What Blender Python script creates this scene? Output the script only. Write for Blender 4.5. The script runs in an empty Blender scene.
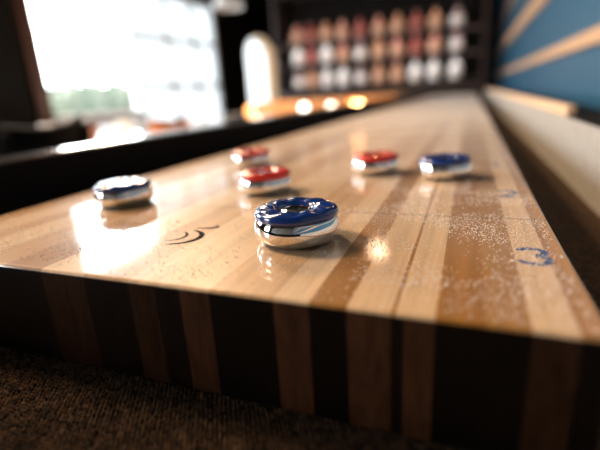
import bpy, bmesh, math, random
from mathutils import Vector, Matrix, noise

random.seed(7)
C = bpy.context.scene.collection
H = 0.80                      # height of the playing surface above the room floor
PI = math.pi


# ------------------------------------------------------------------ helpers
def link(o, parent=None):
    C.objects.link(o)
    if parent is not None:
        o.parent = parent
    return o


def tag(o, label=None, cat=None, group=None, kind=None):
    if label: o['label'] = label
    if cat: o['category'] = cat
    if group: o['group'] = group
    if kind: o['kind'] = kind
    return o


def empty(name, loc, label, cat, group=None, rz=0.0):
    o = bpy.data.objects.new(name, None)
    o.empty_display_size = 0.05
    o.location = loc
    o.rotation_euler = (0, 0, rz)
    link(o)
    return tag(o, label, cat, group)


def copy_tree(o, parent=None):
    c = o.copy()
    C.objects.link(c)
    if parent is not None:
        c.parent = parent
    for ch in list(o.children):
        copy_tree(ch, c)
    return c


def build(name, bm, mats, parent=None, smooth=False, loc=None, angle=None):
    me = bpy.data.meshes.new(name)
    bmesh.ops.recalc_face_normals(bm, faces=bm.faces[:])
    bm.to_mesh(me)
    bm.free()
    if not isinstance(mats, (list, tuple)):
        mats = [mats]
    for m in mats:
        me.materials.append(m)
    if smooth:
        for p in me.polygons:
            p.use_smooth = True
        if angle:
            me.set_sharp_from_angle(angle=angle)
    o = bpy.data.objects.new(name, me)
    if loc is not None:
        o.location = loc
    return link(o, parent)


def box(bm, x0, x1, y0, y1, z0, z1, bevel=0.0, segs=2, mat=0):
    r = bmesh.ops.create_cube(bm, size=1.0)
    vs = r['verts']
    bmesh.ops.scale(bm, vec=(x1 - x0, y1 - y0, z1 - z0), verts=vs)
    bmesh.ops.translate(bm, vec=((x0 + x1) / 2, (y0 + y1) / 2, (z0 + z1) / 2), verts=vs)
    fs = list({f for v in vs for f in v.link_faces})
    for f in fs:
        f.material_index = mat
    if bevel:
        es = list({e for v in vs for e in v.link_edges})
        bmesh.ops.bevel(bm, geom=es, offset=bevel, segments=segs, profile=0.5, affect='EDGES')
    return bm


def bxo(name, b, mat, parent=None, bevel=0.0, **k):
    bm = bmesh.new()
    box(bm, *b, bevel=bevel)
    return build(name, bm, mat, parent, **k)


def lathe(bm, prof, n=48, cx=0, cy=0, cz=0, fn=None):
    """prof: list of (r, z). r = 0 closes to a point."""
    rings = []
    for r, z in prof:
        if r <= 1e-9:
            rings.append([bm.verts.new((cx, cy, cz + z))])
        else:
            ring = []
            for i in range(n):
                a = 2 * PI * i / n
                zz = z + (fn(r, z, a) if fn else 0)
                ring.append(bm.verts.new((cx + r * math.cos(a), cy + r * math.sin(a), cz + zz)))
            rings.append(ring)
    for A, B in zip(rings, rings[1:]):
        if len(A) == 1 and len(B) == 1:
            continue
        for i in range(n):
            j = (i + 1) % n
            if len(A) == 1:
                bm.faces.new((A[0], B[j], B[i]))
            elif len(B) == 1:
                bm.faces.new((A[i], A[j], B[0]))
            else:
                bm.faces.new((A[i], A[j], B[j], B[i]))
    return bm


def tube(bm, pts, rad, n=10, caps=True):
    pts = [Vector(p) for p in pts]
    rings = []
    for i, p in enumerate(pts):
        t = (pts[min(i + 1, len(pts) - 1)] - pts[max(i - 1, 0)]).normalized()
        up = Vector((0, 0, 1)) if abs(t.z) < 0.9 else Vector((1, 0, 0))
        u = t.cross(up).normalized()
        w = t.cross(u)
        r = rad[i] if isinstance(rad, (list, tuple)) else rad
        rings.append([bm.verts.new(p + r * (math.cos(2 * PI * k / n) * u + math.sin(2 * PI * k / n) * w)) for k in range(n)])
    for A, B in zip(rings, rings[1:]):
        for k in range(n):
            bm.faces.new((A[k], A[(k + 1) % n], B[(k + 1) % n], B[k]))
    if caps:
        bm.faces.new(rings[0])
        bm.faces.new(rings[-1][::-1])
    return bm


# ------------------------------------------------------------------ materials
def newmat(name):
    m = bpy.data.materials.new(name)
    m.use_nodes = True
    nt = m.node_tree
    b = nt.nodes['Principled BSDF']
    return m, nt, b


def N(nt, t, **k):
    n = nt.nodes.new(t)
    for a, v in k.items():
        setattr(n, a, v)
    return n


def plain(name, col, rough=0.5, metal=0.0, coat=0.0, var=0.12, scale=40.0, bump=0.0, bscale=200.0, coat_rough=0.05, spec=0.5):
    m, nt, b = newmat(name)
    L = nt.links.new
    tc = N(nt, 'ShaderNodeTexCoord')
    nz = N(nt, 'ShaderNodeTexNoise')
    nz.inputs['Scale'].default_value = scale
    nz.inputs['Detail'].default_value = 4
    L(tc.outputs['Object'], nz.inputs['Vector'])
    mr = N(nt, 'ShaderNodeMapRange')
    mr.inputs['To Min'].default_value = 1 - var
    mr.inputs['To Max'].default_value = 1 + var
    L(nz.outputs['Fac'], mr.inputs['Value'])
    mx = N(nt, 'ShaderNodeVectorMath', operation='SCALE')
    mx.inputs[0].default_value = col
    L(mr.outputs[0], mx.inputs['Scale'])
    L(mx.outputs[0], b.inputs['Base Color'])
    b.inputs['Roughness'].default_value = rough
    b.inputs['Metallic'].default_value = metal
    b.inputs['Coat Weight'].default_value = coat
    b.inputs['Coat Roughness'].default_value = coat_rough
    b.inputs['Specular IOR Level'].default_value = spec
    if bump:
        n2 = N(nt, 'ShaderNodeTexNoise')
        n2.inputs['Scale'].default_value = bscale
        L(tc.outputs['Object'], n2.inputs['Vector'])
        bp = N(nt, 'ShaderNodeBump')
        bp.inputs['Strength'].default_value = bump
        bp.inputs['Distance'].default_value = 0.002
        L(n2.outputs['Fac'], bp.inputs['Height'])
        L(bp.outputs[0], b.inputs['Normal'])
    return m


def emit(name, col, strength):
    m, nt, b = newmat(name)
    b.inputs['Base Color'].default_value = (*col, 1)
    b.inputs['Emission Color'].default_value = (*col, 1)
    b.inputs['Emission Strength'].default_value = strength
    return m


# stripes of the laminated board, across X: (left edge, top colour, end-grain colour darkened by the front's shade)
LIGHT, AMBER, MID, PALE = (0.80, 0.555, 0.33), (0.38, 0.168, 0.032), (0.54, 0.295, 0.105), (0.64, 0.385, 0.185)
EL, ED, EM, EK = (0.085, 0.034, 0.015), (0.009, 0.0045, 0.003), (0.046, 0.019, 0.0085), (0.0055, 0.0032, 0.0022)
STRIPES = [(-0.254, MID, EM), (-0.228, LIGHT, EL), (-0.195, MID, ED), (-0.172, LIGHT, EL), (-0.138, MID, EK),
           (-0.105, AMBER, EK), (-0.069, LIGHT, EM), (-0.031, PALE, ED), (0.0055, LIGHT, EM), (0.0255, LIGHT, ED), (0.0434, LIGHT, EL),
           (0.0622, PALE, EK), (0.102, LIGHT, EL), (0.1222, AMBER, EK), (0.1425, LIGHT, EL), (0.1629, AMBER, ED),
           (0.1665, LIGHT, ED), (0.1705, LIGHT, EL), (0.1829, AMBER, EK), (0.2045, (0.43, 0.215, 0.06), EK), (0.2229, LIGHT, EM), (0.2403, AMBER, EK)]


def ramp_x(nt, which):
    """constant colour ramp over X in -0.254..0.254 with a slight waver"""
    L = nt.links.new
    tc = N(nt, 'ShaderNodeTexCoord')
    sp = N(nt, 'ShaderNodeSeparateXYZ')
    L(tc.outputs['Object'], sp.inputs[0])
    mr = N(nt, 'ShaderNodeMapRange')
    mr.inputs['From Min'].default_value = -0.254
    mr.inputs['From Max'].default_value = 0.254
    L(sp.outputs['X'], mr.inputs['Value'])
    cr = N(nt, 'ShaderNodeValToRGB')
    e = cr.color_ramp
    e.interpolation = 'CONSTANT'
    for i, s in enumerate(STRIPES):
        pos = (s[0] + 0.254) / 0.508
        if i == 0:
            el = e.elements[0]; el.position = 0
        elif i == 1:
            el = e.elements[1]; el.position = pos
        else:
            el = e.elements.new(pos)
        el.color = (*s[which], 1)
    L(mr.outputs[0], cr.inputs['Fac'])
    return tc, cr


def wood_top():
    m, nt, b = newmat('lacquered_maple_strips')
    L = nt.links.new
    tc, cr = ramp_x(nt, 1)
    mp = N(nt, 'ShaderNodeMapping')
    mp.inputs['Scale'].default_value = (140, 5, 140)
    L(tc.outputs['Object'], mp.inputs['Vector'])
    g = N(nt, 'ShaderNodeTexNoise')
    g.inputs['Scale'].default_value = 1.0
    g.inputs['Detail'].default_value = 6
    g.inputs['Roughness'].default_value = 0.65
    L(mp.outputs[0], g.inputs['Vector'])
    gr = N(nt, 'ShaderNodeMapRange')
    gr.inputs['From Min'].default_value = 0.25
    gr.inputs['From Max'].default_value = 0.75
    gr.inputs['To Min'].default_value = 0.72
    gr.inputs['To Max'].default_value = 1.22
    L(g.outputs['Fac'], gr.inputs['Value'])
    sc = N(nt, 'ShaderNodeVectorMath', operation='SCALE')
    L(cr.outputs['Color'], sc.inputs[0])
    L(gr.outputs[0], sc.inputs['Scale'])
    # fine wax dust: patches of a pale film
    pn = N(nt, 'ShaderNodeTexNoise')
    pn.inputs['Scale'].default_value = 9.0
    pn.inputs['Detail'].default_value = 3
    L(tc.outputs['Object'], pn.inputs['Vector'])
    pr = N(nt, 'ShaderNodeMapRange')
    pr.inputs['From Min'].default_value = 0.42
    pr.inputs['From Max'].default_value = 0.72
    pr.inputs['To Min'].default_value = 0.0
    pr.inputs['To Max'].default_value = 0.14
    L(pn.outputs['Fac'], pr.inputs['Value'])
    # the far end's grazing-light haze is painted in as this pale film
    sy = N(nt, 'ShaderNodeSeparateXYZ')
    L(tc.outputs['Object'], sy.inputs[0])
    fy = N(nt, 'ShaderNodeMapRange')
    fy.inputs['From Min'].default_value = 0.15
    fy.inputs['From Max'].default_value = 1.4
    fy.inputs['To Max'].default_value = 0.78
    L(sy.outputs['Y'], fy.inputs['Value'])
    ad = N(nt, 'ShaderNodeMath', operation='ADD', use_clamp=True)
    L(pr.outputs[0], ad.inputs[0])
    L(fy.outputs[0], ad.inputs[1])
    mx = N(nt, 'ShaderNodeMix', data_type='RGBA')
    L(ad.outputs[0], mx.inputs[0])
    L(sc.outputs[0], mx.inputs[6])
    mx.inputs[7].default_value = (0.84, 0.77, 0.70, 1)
    b.inputs['Sheen Weight'].default_value = 0.10
    b.inputs['Sheen Roughness'].default_value = 0.4
    b.inputs['Sheen Tint'].default_value = (1.0, 0.96, 0.92, 1)
    L(mx.outputs[2], b.inputs['Base Color'])
    b.inputs['Roughness'].default_value = 0.42
    b.inputs['Specular IOR Level'].default_value = 0.3
    b.inputs['Coat Weight'].default_value = 1.0
    b.inputs['Coat IOR'].default_value = 1.55
    rr = N(nt, 'ShaderNodeMapRange')
    rr.inputs['To Min'].default_value = 0.03
    rr.inputs['To Max'].default_value = 0.10
    L(pn.outputs['Fac'], rr.inputs['Value'])
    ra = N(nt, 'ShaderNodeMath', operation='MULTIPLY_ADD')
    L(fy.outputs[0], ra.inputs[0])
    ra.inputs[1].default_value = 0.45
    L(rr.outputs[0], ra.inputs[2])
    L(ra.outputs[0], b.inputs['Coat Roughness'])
    return m


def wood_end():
    m, nt, b = newmat('shaded_end_grain')
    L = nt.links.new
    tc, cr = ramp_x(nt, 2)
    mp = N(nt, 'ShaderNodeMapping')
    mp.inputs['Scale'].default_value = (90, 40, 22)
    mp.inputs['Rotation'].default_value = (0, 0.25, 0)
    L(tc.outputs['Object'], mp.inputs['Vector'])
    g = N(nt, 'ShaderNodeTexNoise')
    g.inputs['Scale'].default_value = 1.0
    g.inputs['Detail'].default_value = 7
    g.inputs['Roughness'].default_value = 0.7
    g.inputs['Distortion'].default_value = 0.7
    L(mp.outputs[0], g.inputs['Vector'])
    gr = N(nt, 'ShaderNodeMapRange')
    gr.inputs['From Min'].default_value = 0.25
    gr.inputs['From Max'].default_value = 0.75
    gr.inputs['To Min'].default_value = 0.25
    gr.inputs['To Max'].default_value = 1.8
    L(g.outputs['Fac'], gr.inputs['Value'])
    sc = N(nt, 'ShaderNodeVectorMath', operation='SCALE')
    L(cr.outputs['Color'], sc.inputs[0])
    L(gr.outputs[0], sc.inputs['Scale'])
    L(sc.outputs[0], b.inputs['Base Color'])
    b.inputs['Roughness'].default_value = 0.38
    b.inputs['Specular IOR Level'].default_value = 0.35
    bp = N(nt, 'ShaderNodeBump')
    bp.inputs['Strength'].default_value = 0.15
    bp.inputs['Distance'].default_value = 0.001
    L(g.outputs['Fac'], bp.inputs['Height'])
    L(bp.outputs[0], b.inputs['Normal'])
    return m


def carpet_mat(name, c0, c1, scale):
    m, nt, b = newmat(name)
    L = nt.links.new
    tc = N(nt, 'ShaderNodeTexCoord')
    v = N(nt, 'ShaderNodeTexVoronoi')
    v.inputs['Scale'].default_value = scale
    L(tc.outputs['Object'], v.inputs['Vector'])
    mx = N(nt, 'ShaderNodeMix', data_type='RGBA')
    sp = N(nt, 'ShaderNodeSeparateColor')
    L(v.outputs['Color'], sp.inputs[0])
    L(sp.outputs[0], mx.inputs[0])
    mx.inputs[6].default_value = (*c0, 1)
    mx.inputs[7].default_value = (*c1, 1)
    L(mx.outputs[2], b.inputs['Base Color'])
    b.inputs['Roughness'].default_value = 0.85
    b.inputs['Sheen Weight'].default_value = 0.04
    b.inputs['Specular IOR Level'].default_value = 0.2
    bp = N(nt, 'ShaderNodeBump', invert=True)
    bp.inputs['Strength'].default_value = 0.6
    bp.inputs['Distance'].default_value = 0.002
    L(v.outputs['Distance'], bp.inputs['Height'])
    L(bp.outputs[0], b.inputs['Normal'])
    return m


def brick_mat():
    m, nt, b = newmat('dark_brick')
    L = nt.links.new
    tc = N(nt, 'ShaderNodeTexCoord')
    mp = N(nt, 'ShaderNodeMapping')
    mp.inputs['Rotation'].default_value = (PI / 2, 0, PI / 2)
    L(tc.outputs['Object'], mp.inputs['Vector'])
    br = N(nt, 'ShaderNodeTexBrick')
    br.inputs['Color1'].default_value = (0.016, 0.008, 0.006, 1)
    br.inputs['Color2'].default_value = (0.008, 0.005, 0.004, 1)
    br.inputs['Mortar'].default_value = (0.008, 0.007, 0.006, 1)
    br.inputs['Scale'].default_value = 4.5
    L(mp.outputs[0], br.inputs['Vector'])
    L(br.outputs['Color'], b.inputs['Base Color'])
    b.inputs['Roughness'].default_value = 0.9
    b.inputs['Specular IOR Level'].default_value = 0.08
    bp = N(nt, 'ShaderNodeBump', invert=True)
    bp.inputs['Strength'].default_value = 0.4
    L(br.outputs['Fac'], bp.inputs['Height'])
    L(bp.outputs[0], b.inputs['Normal'])
    return m


def glass_mat(name, tint=(1, 1, 1)):
    m = bpy.data.materials.new(name)
    m.use_nodes = True
    nt = m.node_tree
    nt.nodes.clear()
    out = N(nt, 'ShaderNodeOutputMaterial')
    mix = N(nt, 'ShaderNodeMixShader')
    t = N(nt, 'ShaderNodeBsdfTransparent')
    t.inputs[0].default_value = (*tint, 1)
    g = N(nt, 'ShaderNodeBsdfGlossy')
    g.inputs['Roughness'].default_value = 0.02
    fr = N(nt, 'ShaderNodeLayerWeight')       # symmetric from both faces of the pane
    pw = N(nt, 'ShaderNodeMath', operation='POWER')
    pw.inputs[1].default_value = 5.0
    mr = N(nt, 'ShaderNodeMapRange')
    mr.inputs['To Min'].default_value = 0.04
    mr.inputs['To Max'].default_value = 0.85
    nt.links.new(fr.outputs['Facing'], pw.inputs[0])
    nt.links.new(pw.outputs[0], mr.inputs['Value'])
    nt.links.new(mr.outputs[0], mix.inputs[0])
    nt.links.new(t.outputs[0], mix.inputs[1])
    nt.links.new(g.outputs[0], mix.inputs[2])
    nt.links.new(mix.outputs[0], out.inputs[0])
    return m


def frosted_mat(name, col, clear=0.0):
    m = bpy.data.materials.new(name)
    m.use_nodes = True
    nt = m.node_tree
    nt.nodes.clear()
    out = N(nt, 'ShaderNodeOutputMaterial')
    t = N(nt, 'ShaderNodeBsdfTranslucent')
    nz = N(nt, 'ShaderNodeTexNoise')
    nz.inputs['Scale'].default_value = 2.0
    mx = N(nt, 'ShaderNodeMix', data_type='RGBA')
    mx.inputs[6].default_value = (*[c * 0.93 for c in col], 1)
    mx.inputs[7].default_value = (*[min(1, c * 1.07) for c in col], 1)
    nt.links.new(nz.outputs['Fac'], mx.inputs[0])
    nt.links.new(mx.outputs[2], t.inputs[0])
    tr = N(nt, 'ShaderNodeBsdfTransparent')
    mix = N(nt, 'ShaderNodeMixShader')
    mix.inputs[0].default_value = clear
    nt.links.new(t.outputs[0], mix.inputs[1])
    nt.links.new(tr.outputs[0], mix.inputs[2])
    nt.links.new(mix.outputs[0], out.inputs[0])
    return m


M = {}
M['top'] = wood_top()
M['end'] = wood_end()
M['carpet'] = carpet_mat('brown_loop_carpet', (0.004, 0.002, 0.0012), (0.125, 0.066, 0.031), 400)
M['carpet_side'] = carpet_mat('lit_carpet_lining', (0.28, 0.265, 0.245), (0.39, 0.37, 0.34), 260)  # window light on the right lining is put into the colour
M['black'] = plain('black_paint', (0.005, 0.005, 0.005), 0.6, spec=0.12)
M['cabinet'] = plain('black_cabinet_laminate', (0.006, 0.0055, 0.0055), 0.75, spec=0.12)
M['railtop'] = plain('polished_black_rail', (0.02, 0.018, 0.017), 0.22, coat=0.6, spec=0.6)
M['pale_wood'] = plain('pale_pine', (0.62, 0.42, 0.26), 0.5, var=0.18, scale=12)
M['chrome'] = plain('chrome', (0.86, 0.86, 0.87), 0.055, metal=1.0, var=0.02)
M['blue_cap'] = plain('glossy_blue_plastic', (0.003, 0.036, 0.215), 0.16, coat=0.5, var=0.05, spec=0.6)
M['red_cap'] = plain('glossy_red_plastic', (0.62, 0.022, 0.012), 0.20, coat=0.5, var=0.05)
M['blue_ink'] = plain('worn_blue_ink', (0.07, 0.12, 0.30), 0.7, var=0.6, scale=420, spec=0.15)
M['black_ink'] = plain('black_ink', (0.008, 0.007, 0.007), 0.9, spec=0.03)
M['groove'] = plain('dark_joint', (0.06, 0.03, 0.015), 0.6)
def wax_mat():
    m, nt, b = newmat('white_wax_grain')
    L = nt.links.new
    tc = N(nt, 'ShaderNodeTexCoord')
    nz = N(nt, 'ShaderNodeTexNoise')
    nz.inputs['Scale'].default_value = 300
    L(tc.outputs['Object'], nz.inputs['Vector'])
    mx = N(nt, 'ShaderNodeMix', data_type='RGBA')
    mx.inputs[6].default_value = (0.90, 0.88, 0.84, 1)
    mx.inputs[7].default_value = (0.97, 0.96, 0.95, 1)
    L(nz.outputs['Fac'], mx.inputs[0])
    L(mx.outputs[2], b.inputs['Base Color'])
    b.inputs['Roughness'].default_value = 0.28
    b.inputs['IOR'].default_value = 2.0
    t = N(nt, 'ShaderNodeBsdfTranslucent')
    L(mx.outputs[2], t.inputs[0])
    mix = N(nt, 'ShaderNodeMixShader')
    mix.inputs[0].default_value = 0.35
    L(b.outputs[0], mix.inputs[1])
    L(t.outputs[0], mix.inputs[2])
    L(mix.outputs[0], nt.nodes['Material Output'].inputs[0])
    return m


M['wax'] = wax_mat()
M['blue_wall'] = plain('blue_wall_paint', (0.015, 0.077, 0.140), 0.6, spec=0.3, var=0.08, scale=6)
M['batten'] = plain('tan_wood_batten', (0.46, 0.29, 0.17), 0.5, var=0.2, scale=14)
M['brick'] = brick_mat()
M['dark_wall'] = plain('near_black_wall', (0.007, 0.006, 0.006), 0.8, spec=0.2)
M['grey_wall'] = plain('pale_grey_wall', (0.13, 0.135, 0.14), 0.7)
M['ceiling'] = plain('black_ceiling', (0.010, 0.010, 0.010), 0.8)
M['floor'] = plain('dark_floorboards', (0.035, 0.024, 0.018), 0.45, var=0.3, scale=5)
M['casing'] = plain('reddish_brown_casing', (0.055, 0.019, 0.010), 0.5, var=0.35, scale=5)
M['white_frame'] = plain('white_window_frame', (0.70, 0.72, 0.73), 0.45, var=0.03)
M['jamb'] = plain('oak_jamb', (0.72, 0.45, 0.23), 0.5, var=0.15, scale=10)
M['glass'] = glass_mat('clear_glass')
M['frosted'] = frosted_mat('milky_glass', (0.335, 0.345, 0.35))
M['milky'] = frosted_mat('milky_arch_glass', (0.15, 0.155, 0.158))
M['ground'] = plain('pale_gravel', (0.42, 0.41, 0.39), 0.9, var=0.15, scale=0.5)
M['leaf'] = plain('conifer_green', (0.016, 0.026, 0.014), 0.8, var=0.3, scale=2)
M['leaf_pale'] = plain('pale_shrub_green', (0.030, 0.038, 0.023), 0.8, var=0.3, scale=2)
M['bark'] = plain('bark', (0.08, 0.055, 0.04), 0.9)
M['white_top'] = plain('glossy_white_laminate', (0.80, 0.80, 0.79), 0.10, coat=1.0, var=0.02)
M['steel'] = plain('brushed_steel', (0.55, 0.55, 0.56), 0.3, metal=1.0)
M['orange_wood'] = plain('orange_stained_wood', (0.75, 0.27, 0.07), 0.35, var=0.2, scale=15)
M['warm_wood'] = plain('honey_stained_wood', (0.60, 0.26, 0.07), 0.4, var=0.25, scale=8)
M['ceramic'] = plain('white_ceramic', (0.82, 0.83, 0.85), 0.25, var=0.03)
M['brown_ceramic'] = plain('brown_ceramic', (0.28, 0.09, 0.035), 0.3)
M['tan'] = plain('tan_leather', (0.45, 0.30, 0.19), 0.5)
M['black_felt'] = plain('black_felt', (0.003, 0.0028, 0.003), 0.9, spec=0.1)
M['shelf'] = plain('plum_brown_shelf', (0.03, 0.017, 0.018), 0.5)
M['amber_glass'] = plain('amber_bottle', (0.42, 0.20, 0.11), 0.15, coat=0.6)
M['rose_glass'] = plain('rose_bottle', (0.42, 0.17, 0.14), 0.15, coat=0.6)
M['plum_glass'] = plain('dark_red_bottle', (0.22, 0.035, 0.035), 0.15, coat=0.6)
M['smoke_glass'] = plain('smoky_violet_bottle', (0.24, 0.18, 0.20), 0.15, coat=0.6)
M['milk_glass'] = plain('milk_white_bottle', (0.80, 0.84, 0.90), 0.2, coat=0.6)
M['label_tan'] = plain('tan_paper_label', (0.62, 0.40, 0.29), 0.7)
M['label_white'] = plain('white_paper_label', (0.82, 0.82, 0.84), 0.7)
M['label_red'] = plain('red_paper_label', (0.38, 0.13, 0.11), 0.7)
M['cap_dark'] = plain('dark_stopper', (0.10, 0.05, 0.035), 0.5)
M['globe'] = emit('lit_opal_globe', (1.0, 0.90, 0.80), 7.0)
M['globe_amber'] = emit('lit_amber_globe', (1.0, 0.42, 0.10), 2.2)
M['shade'] = plain('pale_grey_enamel', (0.60, 0.63, 0.65), 0.35)

# ------------------------------------------------------------------ the room
XL, XR, YB, YF, ZC = -4.0, 0.60, -3.2, 9.75, 3.3
TH = 0.24


def struct(name, bm, m, parent=None, **k):
    o = build(name, bm, m, parent, **k)
    o['kind'] = 'structure'
    return o


def sbox(name, b, m, **k):
    bm = bmesh.new()
    box(bm, *b)
    return struct(name, bm, m, **k)


sbox('floor', (XL - TH, XR + TH, YB - TH, YF + TH, -0.12, 0), M['floor'])
sbox('ceiling', (XL - TH, XR + TH, YB - TH, YF + TH, ZC, ZC + 0.12), M['ceiling'])
sbox('wall_far', (XL - TH, XR + TH, YF, YF + TH, 0, ZC), M['dark_wall'])
sbox('wall_back', (XL - TH, XR + TH, YB - TH, YB, 0, ZC), M['grey_wall'])

# left wall with openings
W1 = (0.55, 1.95, 0.75, 2.60)      # window nearer than the frame (lights the pucks from the left)
W0 = (-2.5, -1.1, 0.75, 2.60)     # another one behind the lens
W2 = (3.28, 6.92, 0.81, 2.70)      # clear pane up to YD, glazed door beyond it
YD = 4.75
ZD = 2.47                         # head of the glazed door
ARCH = (7.85, 9.28, 0.35, 2.16)
bm = bmesh.new()
x0, x1 = XL - TH, XL
box(bm, x0, x1, YB, W0[0], 0, ZC)
box(bm, x0, x1, W0[0], W0[1], 0, W0[2]); box(bm, x0, x1, W0[0], W0[1], W0[3], ZC)
box(bm, x0, x1, W0[1], W1[0], 0, ZC)
box(bm, x0, x1, W1[0], W1[1], 0, W1[2]); box(bm, x0, x1, W1[0], W1[1], W1[3], ZC)
box(bm, x0, x1, W1[1], W2[0], 0, ZC)
box(bm, x0, x1, W2[0], YD, 0, W2[2]); box(bm, x0, x1, W2[0], YD, W2[3], ZC); box(bm, x0, x1, YD, W2[1], ZD, ZC)
box(bm, x0, x1, W2[1], ARCH[0], 0, ZC)
box(bm, x0, x1, ARCH[1], YF, 0, ZC)
box(bm, x0, x1, ARCH[0], ARCH[1], 0, ARCH[2])
# arched head
ns = 24
ya, yb = ARCH[0], ARCH[1]
yc, hw, zs = (ya + yb) / 2, (yb - ya) / 2, ARCH[3] - 0.42
arch_pts = [(yc - hw * math.cos(PI * i / ns), zs + 0.42 * math.sin(PI * i / ns)) for i in range(ns + 1)]
for (p, q) in zip(arch_pts, arch_pts[1:]):
    vs = [bm.verts.new((x, y, z)) for x in (x0, x1) for (y, z) in (p, q, (q[0], ZC), (p[0], ZC))]
    for f in ((0, 1, 2, 3), (7, 6, 5, 4), (0, 4, 5, 1), (1, 5, 6, 2), (2, 6, 7, 3), (3, 7, 4, 0)):
        bm.faces.new([vs[i] for i in f])
struct('wall_left', bm, M['brick'])


def frame_bm(bm, y0, y1, z0, z1, w, xa, xb):
    box(bm, xa, xb, y0, y0 + w, z0, z1); box(bm, xa, xb, y1 - w, y1, z0, z1)
    box(bm, xa, xb, y0 + w, y1 - w, z0, z0 + w); box(bm, xa, xb, y0 + w, y1 - w, z1 - w, z1)


# window_1 and window_4: off frame to the left
for nm, WW in (('window_1', W1), ('window_4', W0)):
    bm = bmesh.new()
    frame_bm(bm, WW[0], WW[1], WW[2], WW[3], 0.06, XL - 0.16, XL - 0.08)
    w1 = struct(nm, bm, M['black'])
    struct('window_pane', box(bmesh.new(), XL - 0.125, XL - 0.119, WW[0] + .06, WW[1] - .06, WW[2] + .06, WW[3] - .06), M['glass'], w1)
# window_2: the clear pane
bm = bmesh.new()
frame_bm(bm, W2[0], YD, W2[2], W2[3], 0.03, XL - 0.14, XL - 0.06)
w2 = struct('window_2', bm, M['white_frame'])
struct('window_pane', box(bmesh.new(), XL - 0.105, XL - 0.099, W2[0] + .03, YD - .03, W2[2] + .03, W2[3] - .03), M['glass'], w2)
struct('window_sill', box(bmesh.new(), XL - 0.05, XL + 0.12, W2[0], YD, W2[2] - 0.035, W2[2]), M['white_top'], w2)
# brown casing board on the near side of window_2
sbox('trim_1', (XL, XL + 0.035, W2[0] - 0.16, W2[0], 0.80, ZC), M['casing'])
# glazed door of milky panes beyond it
bm = bmesh.new()
frame_bm(bm, YD, W2[1], 0.0, ZD, 0.045, XL - 0.14, XL - 0.06)
for yy in (5.58, 6.27):
    box(bm, XL - 0.13, XL - 0.07, yy - 0.03, yy + 0.03, 0.045, ZD - 0.045)
for zz in (0.48, H + 0.36, H + 1.03):
    box(bm, XL - 0.13, XL - 0.07, YD + 0.045, W2[1] - 0.045, zz - 0.03, zz + 0.03)
d1 = struct('door_1', bm, M['white_frame'])
struct('door_pane', box(bmesh.new(), XL - 0.102, XL - 0.098, YD + .045, W2[1] - .045, .045, ZD - .045), M['frosted'], d1)
# window_3: arched opening lined in oak
bm = bmesh.new()
lin = [(ya, ARCH[2])] + arch_pts + [(yb, ARCH[2])]
t = 0.03


def inner(p):
    dy, dz = p[0] - yc, p[1] - zs
    return (yc + dy * (hw - t) / hw, zs + (dz * (0.42 - t) / 0.42 if dz > 0 else dz))


for p, q in zip(lin, lin[1:]):
    pi_, qi = inner(p), inner(q)
    vs = [bm.verts.new((x, y, z)) for x in (XL - TH, XL + 0.02) for (y, z) in (p, q, qi, pi_)]
    for f in ((0, 1, 2, 3), (7, 6, 5, 4), (0, 4, 5, 1), (1, 5, 6, 2), (2, 6, 7, 3), (3, 7, 4, 0)):
        bm.faces.new([vs[i] for i in f])
w3 = struct('window_3', bm, M['jamb'])
bm = bmesh.new()
fv = [bm.verts.new((XL - TH + 0.03, *inner(p))) for p in lin]
bm.faces.new(fv)
struct('window_pane', bm, M['milky'], w3)

# right wall: blue boards over a dark base, tan battens
sbox('wall_right', (XR, XR + TH, YB, YF, 0, ZC), M['blue_wall'])
sbox('baseboard_right', (XR - 0.02, XR, YB, YF, 0, H - 0.002), M['black'])
for i, (za, zb) in enumerate(((0.212, 0.264), (0.55, 0.665), (0.95, 1.04))):
    sbox('trim_%d' % (i + 2), (XR - 0.018, XR, YB, YF - 0.4, H + za, H + zb), M['batten'])

# outside
sbox('ground', (-90, XL - TH, -60, 110, -0.35, -0.15), M['ground'])


def conifer(x, y, h, label, group):
    r = empty('conifer_tree', (x, y, -0.15), label, 'tree', group)
    rnd = random.Random(int(x * 7 + y * 13))
    bm = bmesh.new()
    tube(bm, [(0, 0, 0), (0, 0, h * 0.9)], [h * 0.03, h * 0.008], 8)
    build('trunk', bm, M['bark'], r)
    bm = bmesh.new()
    k = 9
    for i in range(k):
        z0 = h * (0.1 + 0.82 * i / k)
        rr = h * 0.27 * (1 - i / k) ** 0.6 + 0.05
        n = 18
        tip = bm.verts.new((0, 0, z0 + h * 0.2))
        ring = []
        for j in range(n):
            a = 2 * PI * j / n
            q = rr * (1.0 if j % 2 else 0.68) * rnd.uniform(0.85, 1.15)
            ring.append(bm.verts.new((q * math.cos(a), q * math.sin(a), z0 - 0.05 * h * (j % 2))))
        low = bm.verts.new((0, 0, z0 + 0.02 * h))
        for j in range(n):
            bm.faces.new((ring[j], ring[(j + 1) % n], tip))
            bm.faces.new((ring[(j + 1) % n], ring[j], low))
    build('foliage', bm, M['leaf'], r)


def shrub(x, y, rad, h, label, group):
    r = empty('round_shrub', (x, y, -0.15), label, 'shrub', group)
    bm = bmesh.new()
    bmesh.ops.create_icosphere(bm, subdivisions=4, radius=1.0)
    for v in bm.verts:
        d = 1 + 0.25 * noise.noise(v.co * 2.5 + Vector((x, y, 0))) + 0.12 * noise.noise(v.co * 8)
        v.co = Vector((v.co.x * rad * d, v.co.y * rad * d, max(0.0, (v.co.z * d + 0.9) * h / 1.9)))
    build('foliage', bm, M['leaf_pale'], r)
    bm = bmesh.new()
    tube(bm, [(0, 0, 0), (0, 0, h * 0.4)], [0.12, 0.06], 8)
    build('trunk', bm, M['bark'], r)


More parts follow.
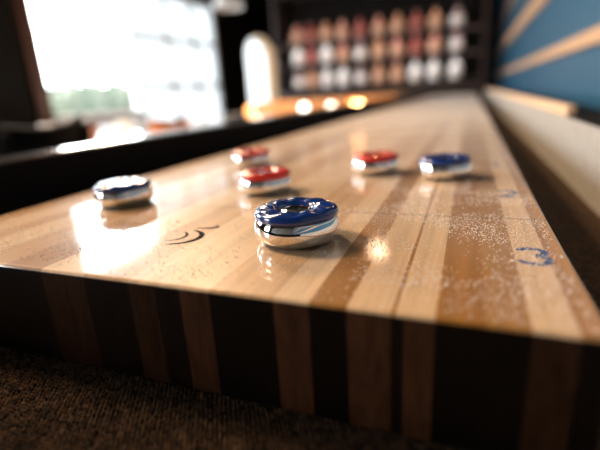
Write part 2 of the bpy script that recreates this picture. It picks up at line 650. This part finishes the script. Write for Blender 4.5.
def out_pt(px_ratio_y, dist):
    """point outdoors on the sight line from the camera through (XL, px_ratio_y)"""
    d = Vector((XL - 0.194, px_ratio_y + 0.181)).normalized()
    return 0.194 + d.x * dist, -0.181 + d.y * dist


x, y = out_pt(3.80, 34)
conifer(x, y, 3.5, 'darker narrow conifer outside the clear window, the one nearer the brown casing', None)
x, y = out_pt(4.16, 37)
conifer(x, y, 3.3, 'darker narrow conifer outside the clear window, midway across the pane', None)
x, y = out_pt(4.55, 40)
conifer(x, y, 3.2, 'small conifer outside the clear window, beside the glazed door frame', None)
for i, (yy, dist, rad, h) in enumerate(((3.42, 42, 1.35, 3.1), (3.62, 49, 1.4, 3.4), (3.96, 42, 1.35, 3.1), (4.3, 49, 1.5, 3.4), (4.68, 42, 1.35, 3.1))):
    x, y = out_pt(yy, dist)
    shrub(x, y, rad, h, 'pale green rounded shrub in the hazy row behind the conifers outside', 'hazy shrubs outside the window')

# ------------------------------------------------------------------ the shuffleboard table
BL = 5.5            # board length
table = empty('shuffleboard_table', (0, 0, 0), 'long shuffleboard table with glossy striped maple playing board and carpeted gutters', 'table')
TB = 0.071          # board thickness
# playing board
bm = bmesh.new()
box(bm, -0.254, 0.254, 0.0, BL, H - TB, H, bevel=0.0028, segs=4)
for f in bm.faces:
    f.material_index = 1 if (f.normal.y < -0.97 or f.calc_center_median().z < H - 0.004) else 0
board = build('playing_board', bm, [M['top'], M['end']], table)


def ribbon(bm, pts, w, z, th=0.00003):
    """flat stroke of width w along a 2-D polyline, lying at height z"""
    P = [Vector((a, b)) for a, b in pts]
    L_, R_ = [], []
    for i, p in enumerate(P):
        t_ = (P[min(i + 1, len(P) - 1)] - P[max(i - 1, 0)]).normalized()
        n_ = Vector((-t_.y, t_.x)) * (w[i] if isinstance(w, list) else w) / 2
        L_.append(p + n_); R_.append(p - n_)
    tp = [(bm.verts.new((*a, z + th)), bm.verts.new((*b, z + th))) for a, b in zip(L_, R_)]
    bt = [(bm.verts.new((*a, z)), bm.verts.new((*b, z))) for a, b in zip(L_, R_)]
    for i in range(len(P) - 1):
        bm.faces.new((tp[i][0], tp[i][1], tp[i + 1][1], tp[i + 1][0]))
        bm.faces.new((tp[i][0], tp[i + 1][0], bt[i + 1][0], bt[i][0]))
        bm.faces.new((tp[i][1], bt[i][1], bt[i + 1][1], tp[i + 1][1]))
    bm.faces.new((tp[0][0], bt[0][0], bt[0][1], tp[0][1]))
    bm.faces.new((tp[-1][0], tp[-1][1], bt[-1][1], bt[-1][0]))


def arc(cx, cy, rx, ry, a0, a1, n=16):
    return [(cx + rx * math.cos(math.radians(a0 + (a1 - a0) * i / n)), cy + ry * math.sin(math.radians(a0 + (a1 - a0) * i / n))) for i in range(n + 1)]


def numeral(which, cx, cy, s, label):
    bm = bmesh.new()
    w = 0.0058 * s
    if which == 3:
        up = arc(cx, cy + 0.0085 * s, 0.0095 * s, 0.0080 * s, 165, -78)
        lo = arc(cx, cy - 0.0085 * s, 0.0105 * s, 0.0090 * s, 78, -165)
        ribbon(bm, up, w, H); ribbon(bm, lo, w, H)
    elif which == 2:
        up = arc(cx, cy + 0.0075 * s, 0.0095 * s, 0.0085 * s, 165, -40)
        ribbon(bm, up + [(cx - 0.0095 * s, cy - 0.0165 * s)], w, H)
        ribbon(bm, [(cx - 0.0115 * s, cy - 0.0160 * s), (cx + 0.0115 * s, cy - 0.0160 * s)], w, H)
    else:
        ribbon(bm, [(cx - 0.006 * s, cy + 0.010 * s), (cx, cy + 0.0165 * s), (cx, cy - 0.0165 * s)], w, H)
    o = build('score_number', bm, M['blue_ink'], board)
    o['label'] = label


numeral(3, 0.2345, 0.0910, 0.76, 'worn blue printed number 3')
numeral(2, 0.2325, 0.2560, 0.76, 'worn blue printed number 2')
numeral(1, 0.2300, 0.4180, 0.76, 'worn blue printed number 1')
# scoring lines (thin dark inlays)
for yl in (0.1700, 0.335):
    bm = bmesh.new()
    ribbon(bm, [(-0.2535, yl), (0.2535, yl)], 0.0014 if yl < 0.2 else 0.0005, H)
    build('score_line', bm, M['groove'], board)
# printed ring emblem
bm = bmesh.new()


def tapered(a0, a1, rx, ry, cx, cy, w0):
    pts = arc(cx, cy, rx, ry, a0, a1, 22)
    ws = [max(0.0005, w0 * math.sin(PI * (i + 0.5) / 23) ** 0.6) for i in range(23)]
    ribbon(bm, pts, ws, H)


tapered(-78, 75, 0.0230, 0.0180, -0.0185, 0.0795, 0.0048)
tapered(-75, 70, 0.0125, 0.0115, -0.0215, 0.0800, 0.0028)
tapered(-88, 35, 0.0180, 0.0060, -0.0145, 0.1085, 0.0045)
build('printed_emblem', bm, M['black_ink'], board)['label'] = 'black printed curved emblem on the board'

# cabinet: carpeted bed, sides, ends, rail cap
XG = 0.36           # inner face of the sides
SH = H + 0.038      # top of the sides
YN, YE = -0.42, BL + 0.12
bxo('cabinet_bed', (-XG, XG, YN, YE, H - TB - 0.05, H - TB - 0.004), M['cabinet'], table)
bm = bmesh.new()     # looped carpet around the board, modelled loop by loop near the lens
nx, ny = 900, 340
xa, xb, ya_, yb_ = -XG, XG, -0.235, 0.004
ps = 0.0025
grid = []
for j in range(ny + 1):
    yy = ya_ + (yb_ - ya_) * j / ny
    row = []
    for i in range(nx + 1):
        xx = xa + (xb - xa) * i / nx
        rowi = math.floor(yy / ps)
        sx = xx / (ps * 1.25) + 0.5 * (rowi % 2) + 0.15 * noise.noise((xx * 60, yy * 60, 0))
        hgt = abs(math.sin(PI * sx)) ** 0.7 * abs(math.sin(PI * yy / ps)) ** 0.7
        hgt *= 0.92 + 0.35 * noise.noise((math.floor(sx) * 1.37, rowi * 1.71, 3))
        row.append((xx, yy, H - TB - 0.005 + 0.0042 * hgt))
    grid.append(row)
verts = [v for r in grid for v in r]
faces = [(j * (nx + 1) + i, j * (nx + 1) + i + 1, (j + 1) * (nx + 1) + i + 1, (j + 1) * (nx + 1) + i) for j in range(ny) for i in range(nx)]
bm.free()
me = bpy.data.meshes.new('gutter_carpet')
me.from_pydata(verts, [], faces)
me.materials.append(M['carpet'])
for p in me.polygons: p.use_smooth = True
link(bpy.data.objects.new('gutter_carpet', me), table)
bm = bmesh.new()
for s in (-1, 1):
    a, b = sorted((s * XG, s * 0.2545))
    box(bm, a, b, 0.004, BL, H - TB - 0.004, H - TB - 0.001)
box(bm, -XG, XG, YN, -0.235, H - TB - 0.004, H - TB - 0.002)
build('gutter_carpet', bm, M['carpet'], table)
for s, nm in ((-1, 'dark'), (1, 'taupe')):
    a, b = sorted((s * XG, s * (XG + 0.05)))
    bm = bmesh.new()
    box(bm, a, b, YN, YE, 0.34, SH, bevel=0.002)
    build('cabinet_side', bm, M['cabinet'], table)
    a, b = sorted((s * XG, s * (XG - 0.002)))
    bxo('side_lining', (a, b, YN, YE, H - TB, SH - 0.003), M['carpet_side'] if s > 0 else M['cabinet'], table)  # one lining: lit tone painted on the right, shaded tone on the left
bxo('rail_top', (-XG - 0.055, -XG + 0.002, YN, YE, SH, SH + 0.006), M['railtop'], table, bevel=0.002)
bxo('rail_cap', (XG - 0.001, XG + 0.015, 0.735, YE, SH - 0.003, SH + 0.017), M['pale_wood'], table, bevel=0.002)
for ya2, yb2 in ((YN - 0.04, YN), (YE, YE + 0.04)):
    bxo('end_panel', (-XG - 0.05, XG + 0.05, ya2, yb2, 0.34, SH), M['cabinet'], table, bevel=0.002)
for yy in (0.1, BL - 0.4):
    for xx in (-0.3, 0.3):
        bm = bmesh.new()
        tube(bm, [(xx, yy, 0), (xx, yy, 0.04), (xx, yy, 0.36)], [0.06, 0.045, 0.055], 16)
        build('leg', bm, M['cabinet'], table)
bxo('cabinet_base', (-XG - 0.04, XG + 0.04, YN, YE, 0.34, 0.37), M['cabinet'], table)

# wax powder on the board: tiny grains
rnd = random.Random(3)
verts, faces = [], []
cnt = 0
BL_ = [(0.155, 0.235, 0.04, 0.24, 1.3), (0.06, 0.16, 0.02, 0.10, .15), (0.18, 0.24, 0.012, 0.08, 0.7), (-0.06, 0.08, 0.005, 0.045, 0.3), (-0.25, -0.09, 0.02, 0.09, 1.0),
       (0.10, 0.24, 0.10, 0.17, 0.8), (-0.2, 0.2, 0.0, 0.4, 0.10), (-0.24, 0.24, 0.3, 1.2, 0.10), (0.14, 0.22, 0.17, 0.26, 0.6)]
tries = 0
while cnt < 14000 and tries < 400000:
    tries += 1
    xx, yy = rnd.uniform(-0.25, 0.25), rnd.uniform(0.004, 0.42) if rnd.random() < 0.93 else rnd.uniform(0.4, 1.4)
    dens = 0.05
    for (bx0, bx1, by0, by1, dd) in BL_:
        if bx0 - .02 < xx < bx1 + .02 and by0 - .01 < yy < by1 + .02:
            dens = max(dens, dd)
    pn = noise.fractal(Vector((xx * 28, yy * 22, 1.7)), 1.0, 2.0, 3)
    dens *= min(1.0, max(0.05, 0.5 + 1.0 * pn))
    if rnd.random() > dens:
        continue
    r_ = 0.00022 + 0.00040 * rnd.random() ** 2.0
    a0 = rnd.random() * 6.28
    b0 = len(verts)
    zc = H + r_ * 0.8 + 0.00005
    verts.append((xx, yy, zc + r_ * 0.9)); verts.append((xx, yy, zc - r_ * 0.7))
    for k in range(5):
        q = r_ * rnd.uniform(0.8, 1.2)
        verts.append((xx + q * math.cos(a0 + k * 1.2566), yy + q * math.sin(a0 + k * 1.2566), zc + r_ * rnd.uniform(-.25, .25)))
    for k in range(5):
        i1, i2 = b0 + 2 + k, b0 + 2 + (k + 1) % 5
        faces.append((b0, i1, i2)); faces.append((b0 + 1, i2, i1))
    cnt += 1
me = bpy.data.meshes.new('wax_powder')
me.from_pydata(verts, [], faces)
me.materials.append(M['wax'])
wp = link(bpy.data.objects.new('wax_powder', me))
tag(wp, 'white shuffleboard wax powder sprinkled over the glossy board', 'wax', kind='stuff')

# ------------------------------------------------------------------ the pucks
mm = 0.001


def make_puck(capmat):
    root = bpy.data.objects.new('shuffleboard_puck', None)
    root.empty_display_size = 0.02
    link(root)
    bm = bmesh.new()
    prof = [(0, 0.0), (22, 0.0), (24, 0.15), (26, 0.75), (28, 1.9), (29.7, 3.6), (31, 5.8), (31.7, 8), (32, 10.5), (31.8, 13), (31.3, 15.2),
            (30.5, 17.2), (30.0, 18.3), (29.2, 18.9), (26, 19.0), (12.2, 19.0), (11.8, 19.4), (11.6, 22.4), (11.0, 23.3), (9.5, 23.9), (6, 24.3), (0, 24.5)]
    lathe(bm, [(r * mm, z * mm) for r, z in prof], 72)
    build('metal_weight', bm, M['chrome'], root, smooth=True, angle=math.radians(50))
    bm = bmesh.new()

    def scal(r, z, a):
        R_ = r / mm
        if R_ < 14 or z < 20.5 * mm:
            return 0
        env = max(0.0, math.sin(PI * (R_ - 14) / 16.5)) if R_ < 30.5 else 0
        s_ = 0.5 + 0.5 * math.cos(9 * a + 0.16 * (R_ - 14))
        return -1.3 * mm * env * s_

    prof = [(28, 18.9), (29.8, 18.95), (30.7, 19.3), (31.1, 20.2), (31.1, 21.4), (30.9, 22.6), (30.3, 23.7), (29.4, 24.6), (28.2, 25.3), (26.8, 25.8),
            (25.2, 26.1), (23.5, 26.3), (21.8, 26.4), (20, 26.3), (18.4, 26.1), (17, 25.7), (15.6, 25.0), (14.4, 24.0), (13.4, 22.7), (12.6, 21.2), (12.3, 19.2), (28, 18.9)]
    lathe(bm, [(r * mm, z * mm) for r, z in prof], 108, fn=scal)
    bmesh.ops.remove_doubles(bm, verts=bm.verts[:], dist=1e-6)
    build('scalloped_cap', bm, capmat, root, smooth=True, angle=math.radians(60))
    return root


GP = 'shuffleboard pucks on the board'
pb = make_puck(M['blue_cap'])
pr = make_puck(M['red_cap'])
PUCKS = [
    (pb, 0.0815, 0.0935, 0.975, 20, 'chrome puck with blue scalloped cap in sharp focus, nearest the front edge of the board'),
    (None, -0.148, 0.168, 0.931, 50, 'blue-capped chrome puck standing in the bright window reflection on the board'),
    (None, 0.171, 0.336, 0.931, 5, 'blue-capped chrome puck near the right edge of the board, beside a red puck'),
    (pr, -0.013, 0.239, 0.931, 12, 'red-capped chrome puck just behind the sharp blue puck, in front of another red puck'),
    ('r', -0.120, 0.413, 0.931, 33, 'red-capped chrome puck farthest back, half hidden behind another red puck'),
    ('r', 0.0855, 0.362, 0.931, 41, 'red-capped chrome puck alone in mid-board, left of the distant blue puck'),
]
for src, x, y, s, rz, lab in PUCKS:
    o = src if not (src is None or src == 'r') else copy_tree(pb if src is None else pr)
    o.location = (x, y, H + 0.0002)
    o.scale = (s, s, s)
    o.rotation_euler = (0, 0, math.radians(rz))
    tag(o, lab, 'puck', GP)

# ------------------------------------------------------------------ furniture by the window
def table_set(name, x0, x1, y0, y1, top, mat, label, th=0.03, legmat=None):
    r = empty(name, ((x0 + x1) / 2, (y0 + y1) / 2, 0), label, 'table')
    hx, hy = (x1 - x0) / 2, (y1 - y0) / 2
    bxo('tabletop', (-hx, hx, -hy, hy, top - th, top), mat, r, bevel=0.006)
    for sx in (-1, 1):
        for sy in (-1, 1):
            bm = bmesh.new()
            tube(bm, [(sx * (hx - .08), sy * (hy - .1), 0), (sx * (hx - .08), sy * (hy - .1), top - th)], 0.022, 10)
            build('leg', bm, legmat or M['steel'], r)
    return r


TT = H - 0.06
table_set('dining_table', -2.75, -1.45, 0.95, 1.98, TT, M['white_top'], 'glossy white table nearest the brown window casing beyond the table rail')
table_set('dining_table', -3.75, -2.35, 2.30, 4.60, TT, M['white_top'], 'glossy white table under the clear window')
table_set('dining_table', -2.2, -1.15, 2.75, 4.60, TT, M['white_top'], 'glossy white table between the orange chair and the honey wood table')


def chair(name, x, y, rz, top, seatm, railm, label):
    r = empty(name, (x, y, 0), label, 'chair', rz=rz)
    bm = bmesh.new()
    box(bm, -0.21, 0.21, -0.2, 0.2, 0.43, 0.46, bevel=0.012)
    build('seat', bm, seatm, r)
    for sx in (-1, 1):
        bm = bmesh.new()
        tube(bm, [(sx * .18, -.17, 0), (sx * .18, -.17, .43)], .016, 10)
        build('leg', bm, seatm, r)
        bm = bmesh.new()
        tube(bm, [(sx * .18, .18, 0), (sx * .18, .18, .45), (sx * .19, .23, top - 0.02)], .016, 10)
        build('leg', bm, seatm, r)
    bm = bmesh.new()     # curved backrest shell, upper edge dipping in the middle
    n = 16
    fr, bk = [], []
    for i in range(n + 1):
        u = -1 + 2 * i / n
        xx = 0.22 * u
        yy = 0.235 - 0.05 * (u * u)
        zt = top - 0.03 * (1 - u * u)
        fr.append((bm.verts.new((xx, yy - .011, top - .16)), bm.verts.new((xx, yy - .011, zt))))
        bk.append((bm.verts.new((xx, yy + .011, top - .16)), bm.verts.new((xx, yy + .011, zt))))
    for i in range(n):
        bm.faces.new((fr[i][0], fr[i + 1][0], fr[i + 1][1], fr[i][1]))
        bm.faces.new((bk[i][0], bk[i][1], bk[i + 1][1], bk[i + 1][0]))
        bm.faces.new((fr[i][1], fr[i + 1][1], bk[i + 1][1], bk[i][1]))
        bm.faces.new((fr[i][0], bk[i][0], bk[i + 1][0], fr[i + 1][0]))
    for i in (0, n):
        bm.faces.new((fr[i][0], fr[i][1], bk[i][1], bk[i][0]))
    back = build('backrest', bm, seatm, r)
    bm = bmesh.new()
    tube(bm, [(-.22 + .44 * i / 16, .235 - .05 * (-1 + i / 8) ** 2, top + .004 - .03 * (1 - (-1 + i / 8) ** 2)) for i in range(17)], .014, 8)
    build('top_rail', bm, railm, r)
    return r


chair('wooden_chair', -1.93, 2.30, -PI / 2 + 0.1, 0.80, M['orange_wood'], M['cap_dark'], 'orange wooden chair with dark dipped top rail before the milky glazed door')
chair('black_chair', -1.35, 0.84, -PI / 2 + 0.2, 0.865, M['black'], M['black'], 'black chair beyond the rail below the brown window casing')


def cup(x, y, z, mat, h, r0, label, name='mug', group=None):
    r = empty(name, (x, y, z), label, 'cup', group)
    bm = bmesh.new()
    prof = [(0, 0), (r0 * .85, 0), (r0 * .95, h * .1), (r0, h * .5), (r0, h), (r0 - .004, h), (r0 - .005, h * .15), (0, h * .12)]
    lathe(bm, prof, 28)
    build('body', bm, mat, r, smooth=True, angle=math.radians(40))
    bm = bmesh.new()
    tube(bm, [(r0 * .95 + .024 * math.sin(PI * i / 10), 0, h * (.2 + .6 * i / 10)) for i in range(11)], .005, 8)
    build('handle', bm, mat, r, smooth=True)


cup(-1.95, 1.84, TT, M['brown_ceramic'], .06, .033, 'brown mug on the white table nearest the casing')
cup(-1.70, 1.45, TT, M['ceramic'], .09, .045, 'white mug on the near white table, closest to the black chair')
cup(-2.05, 1.62, TT, M['ceramic'], .09, .045, 'white mug on the near white table, between the brown mug and the casing')
cup(-1.75, 1.90, TT, M['ceramic'], .08, .045, 'white mug on the near white table, between the brown mug and the orange chair')

# honey-coloured bar table across the back with lit globes
RT = H + 0.04
bt = table_set('bar_table', -2.62, -0.62, 5.35, 6.05, RT, M['warm_wood'], 'long honey wood table under the bottle shelves with lit globe lamps', th=0.16, legmat=M['black'])


table_set('bench', -2.62, -0.55, 4.78, 5.08, H - 0.115, M['cap_dark'], 'low dark bench carrying lit globe lamps before the honey wood table', legmat=M['black'])
RT = H - 0.115


def globe_lamp(x, y, z, r0, mat, label):
    r = empty('globe_lamp', (x, y, z), label, 'lamp', 'lit globe lamps on the low bench')
    bm = bmesh.new()
    lathe(bm, [(0, 0), (r0 * .7, 0), (r0 * .7, .008), (r0 * .35, .02), (r0 * .35, .03), (0, .03)], 24)
    build('base', bm, M['cap_dark'], r)
    bm = bmesh.new()
    bmesh.ops.create_icosphere(bm, subdivisions=3, radius=r0, matrix=Matrix.Translation((0, 0, .025 + r0)))
    build('globe', bm, mat, r, smooth=True)


globe_lamp(-1.705, 4.9, RT, 0.045, M['globe'], 'white lit globe lamp on the low bench, the one nearer the arched window')
globe_lamp(-1.359, 4.9, RT, 0.042, M['globe'], 'white lit globe lamp on the low bench, second from the arched window')
globe_lamp(-1.09, 4.9, RT, 0.050, M['globe_amber'], 'amber lit globe lamp in the middle of the low bench')
globe_lamp(-0.67, 4.9, RT, 0.050, M['globe_amber'], 'amber lit globe lamp at the shuffleboard end of the low bench')
globe_lamp(-2.46, 4.9, RT, 0.050, M['globe_amber'], 'amber lit globe lamp at the end of the low bench by the arched window')

# ------------------------------------------------------------------ shelves of bottles
SY = 6.62
sx0, sx1 = -2.72, 0.34
unit = empty('bottle_shelf', ((sx0 + sx1) / 2, SY, 0), 'dark open shelf unit with three rows of colourful bottles at the end of the room', 'shelf')
hw_ = (sx1 - sx0) / 2
bxo('back_panel', (-hw_, hw_, 0.22, 0.25, 0, 2.35), M['black_felt'], unit)
for s in (-1, 1):
    bxo('side_panel', (s * hw_ - .02, s * hw_ + .02, -.16, .25, 0, 2.35), M['shelf'], unit)
bxo('counter', (-hw_ + .02, hw_ - .02, -.22, .22, H + 0.045, H + 0.125), M['shelf'], unit)
bxo('base_cabinet', (-hw_ + .02, hw_ - .02, -.16, .22, 0, H + 0.045), M['dark_wall'], unit)
SZ = [H + 0.205, H + 0.555, H + 0.865]
for z in SZ:
    bxo('shelf_board', (-hw_ + .02, hw_ - .02, -.14, .22, z - .022, z), M['shelf'], unit)
bxo('top_panel', (-hw_ - .02, hw_ + .02, -.16, .25, 2.35, 2.38), M['shelf'], unit)


def bottle(kind, h, rb, body, labm, group):
    root = bpy.data.objects.new(kind, None)
    link(root)
    bm = bmesh.new()
    lathe(bm, [(0, 0), (rb * .92, 0), (rb, .01), (rb, h * .62), (rb * .9, h * .68), (rb * .45, h * .78), (rb * .33, h * .84), (rb * .33, h * .95), (0, h * .95)], 24)
    build('body', bm, body, root, smooth=True, angle=math.radians(50))
    bm = bmesh.new()
    lathe(bm, [(rb + .0008, h * .14), (rb + .0012, h * .15), (rb + .0012, h * .52), (rb + .0008, h * .53)], 24)
    build('paper_label', bm, labm, root, smooth=True)
    bm = bmesh.new()
    lathe(bm, [(0, h * .945), (rb * .4, h * .945), (rb * .4, h), (0, h)], 16)
    build('stopper', bm, M['cap_dark'], root)
    return root


KIND = {
    'a': ('amber', 'amber_glass', 'label_tan'),
    'r': ('rose', 'rose_glass', 'label_tan'),
    'd': ('dark red', 'plum_glass', 'label_red'),
    'v': ('smoky violet', 'smoke_glass', 'label_white'),
    'w': ('milk white', 'milk_glass', 'label_white'),
}
protos = {}
COLX = [296, 311, 327, 343, 360, 377, 396, 414, 432, 453]
colx = [-2.405, -2.185, -1.93, -1.665, -1.39, -1.112, -0.84, -0.575, -0.315, -0.02]
ROWS = [  # bottom row first
    ('wvwwrwaaawww'[:0] + 'vawvwrarww', 'bottom'),
    ('wrwarvaddv', 'middle'),
    ('drdardadav', 'top'),
]
ROWS = [('vawwvaarww', 'bottom'), ('wdwrvardrv', 'middle'), ('rdardradav', 'top')]
ROWS[0] = ('vawwvaarwww'[:10], 'bottom')
ORD = ['first', 'second', 'third', 'fourth', 'fifth', 'sixth', 'seventh', 'eighth', 'ninth', 'tenth']
for ri, (codes, rname) in enumerate(ROWS):
    for ci, c in enumerate(codes):
        cname, bmn, lmn = KIND[c]
        if ri == 0 and ci in (8, 9) or (ri == 0 and ci == 7):
            c, (cname, bmn, lmn) = 'w', KIND['w']
        key = c
        if key not in protos:
            o = protos[key] = bottle('bottle', 0.280, 0.085, M[bmn], M[lmn], None)
        else:
            o = copy_tree(protos[key])
        z = SZ[ri]
        o.location = (colx[ci], SY + 0.02, z + 0.0015)
        o.rotation_euler = (0, 0, random.uniform(0, 6))
        tag(o, '%s stout bottle on the %s shelf, %s from the arched window' % (cname, rname, ORD[ci]), 'bottle', 'bottles on the back shelves')

# ------------------------------------------------------------------ pendant lamp and warm point lights
def pendant(x, y, z, label, r0=0.17):
    r = empty('pendant_lamp', (x, y, z), label, 'lamp')
    bm = bmesh.new()
    lathe(bm, [(r0, 0), (r0 * .97, r0 * .25), (r0 * .75, r0 * .65), (r0 * .35, r0 * .95), (r0 * .2, r0 * 1.15), (0, r0 * 1.15), (0, r0 * 1.1), (r0 * .17, r0 * 1.08), (r0 * .32, r0 * .9), (r0 * .72, r0 * .6), (r0 * .95, r0 * .2), (r0 * .985, 0), (r0, 0)], 32)
    build('lamp_shade', bm, M['shade'], r, smooth=True, angle=math.radians(50))
    bm = bmesh.new()
    tube(bm, [(0, 0, r0 * 1.12), (0, 0, ZC - z)], .006, 8)
    build('cord', bm, M['black'], r)
    return r


def point(x, y, z, col, power, rad):
    l = bpy.data.lights.new('warm_light', 'POINT')
    l.color = col
    l.energy = power
    l.shadow_soft_size = rad
    o = bpy.data.objects.new('warm_light', l)
    o.location = (x, y, z)
    C.objects.link(o)
    return o


pendant(-2.675, 5.0, H + 1.20, 'pale grey enamel pendant lamp at the top beside the milky glazed door', 0.19)
WARM_FILL = (1.0, 0.69, 0.42)
point(-0.626, 3.999, H + 1.5, (1.0, 0.62, 0.38), 5, 0.085)
point(-1.15, 0.35, H + 1.15, WARM_FILL, 100, 0.18)  # this and the next: added board fill, set left to shade the gutter
point(-1.15, 1.6, H + 1.15, WARM_FILL, 88, 0.18)
point(-2.3, 4.75, H + 0.12, (1.0, 0.5, 0.18), 13, 0.05)  # this and the next: added fill brightening the honey table's front
point(-1.0, 4.75, H + 0.12, (1.0, 0.5, 0.18), 13, 0.05)


def area(loc, rot, sx, sy, power, col, name):
    l = bpy.data.lights.new(name, 'AREA')
    l.shape = 'RECTANGLE'
    l.size, l.size_y = sx, sy
    l.energy = power
    l.color = col
    o = bpy.data.objects.new(name, l)
    o.location = loc
    o.rotation_euler = rot
    C.objects.link(o)
    return l


# added fill strips along the shelf fronts to brighten the bottles
for z in (SZ[1] - .03, SZ[2] - .03, H + 1.22):
    area(((sx0 + sx1) / 2, SY - .15, z), (math.radians(62), 0, 0), sx1 - sx0 - .2, .02, 3.8, (1.0, 0.86, 0.72), 'shelf_fill_light')

# daylight portals in the openings
def portal(y0, y1, z0, z1):
    l = area((XL - 0.02, (y0 + y1) / 2, (z0 + z1) / 2), (0, math.radians(-90), 0), z1 - z0, y1 - y0, 1, (1, 1, 1), 'daylight_portal')
    l.cycles.is_portal = True


portal(*W1)
portal(*W0)
portal(YD, W2[1], 0.02, ZD)
portal(W2[0], YD, W2[2], W2[3])
portal(ARCH[0], ARCH[1], ARCH[2], ARCH[3])

# ------------------------------------------------------------------ sky
w = bpy.data.worlds.new('overcast_sky')
bpy.context.scene.world = w
w.use_nodes = True
bg = w.node_tree.nodes['Background']
bg.inputs['Color'].default_value = (0.93, 0.97, 1.0, 1)
bg.inputs['Strength'].default_value = 20.0

# ------------------------------------------------------------------ camera
yaw, pitch, roll = 3.83340741e-01, 2.95522758e-01, -6.16213301e-02
fpx = 424.626
cam = bpy.data.cameras.new('camera')
cam.sensor_fit = 'HORIZONTAL'
cam.sensor_width = 36.0
cam.lens = fpx * 36.0 / 600.0
cam.clip_start = 0.01
cam.clip_end = 300
co = bpy.data.objects.new('camera', cam)
C.objects.link(co)
fwd = Vector((-math.sin(yaw) * math.cos(pitch), math.cos(yaw) * math.cos(pitch), -math.sin(pitch)))
rt = Vector((math.cos(yaw), math.sin(yaw), 0))
up = rt.cross(fwd)
r2 = math.cos(roll) * rt + math.sin(roll) * up
u2 = -math.sin(roll) * rt + math.cos(roll) * up
mw = Matrix((r2, u2, -fwd)).transposed().to_4x4()
mw.translation = Vector((0.194230586, -0.180752776, 0.100603227 + H))
co.matrix_world = mw
cam.dof.use_dof = True
cam.dof.focus_distance = 0.298
cam.dof.aperture_fstop = 2.4
cam.dof.aperture_blades = 0
bpy.context.scene.camera = co

sc = bpy.context.scene
sc.view_settings.view_transform = 'Standard'
sc.view_settings.look = 'None'
sc.view_settings.gamma = 1
sc.view_settings.use_curve_mapping = False
sc.view_settings.exposure = 0.13
sc.cycles.use_denoising = True
sc.cycles.caustics_reflective = False
sc.cycles.caustics_refractive = False
sc.cycles.sample_clamp_indirect = 8.0
sc.cycles.max_bounces = 8
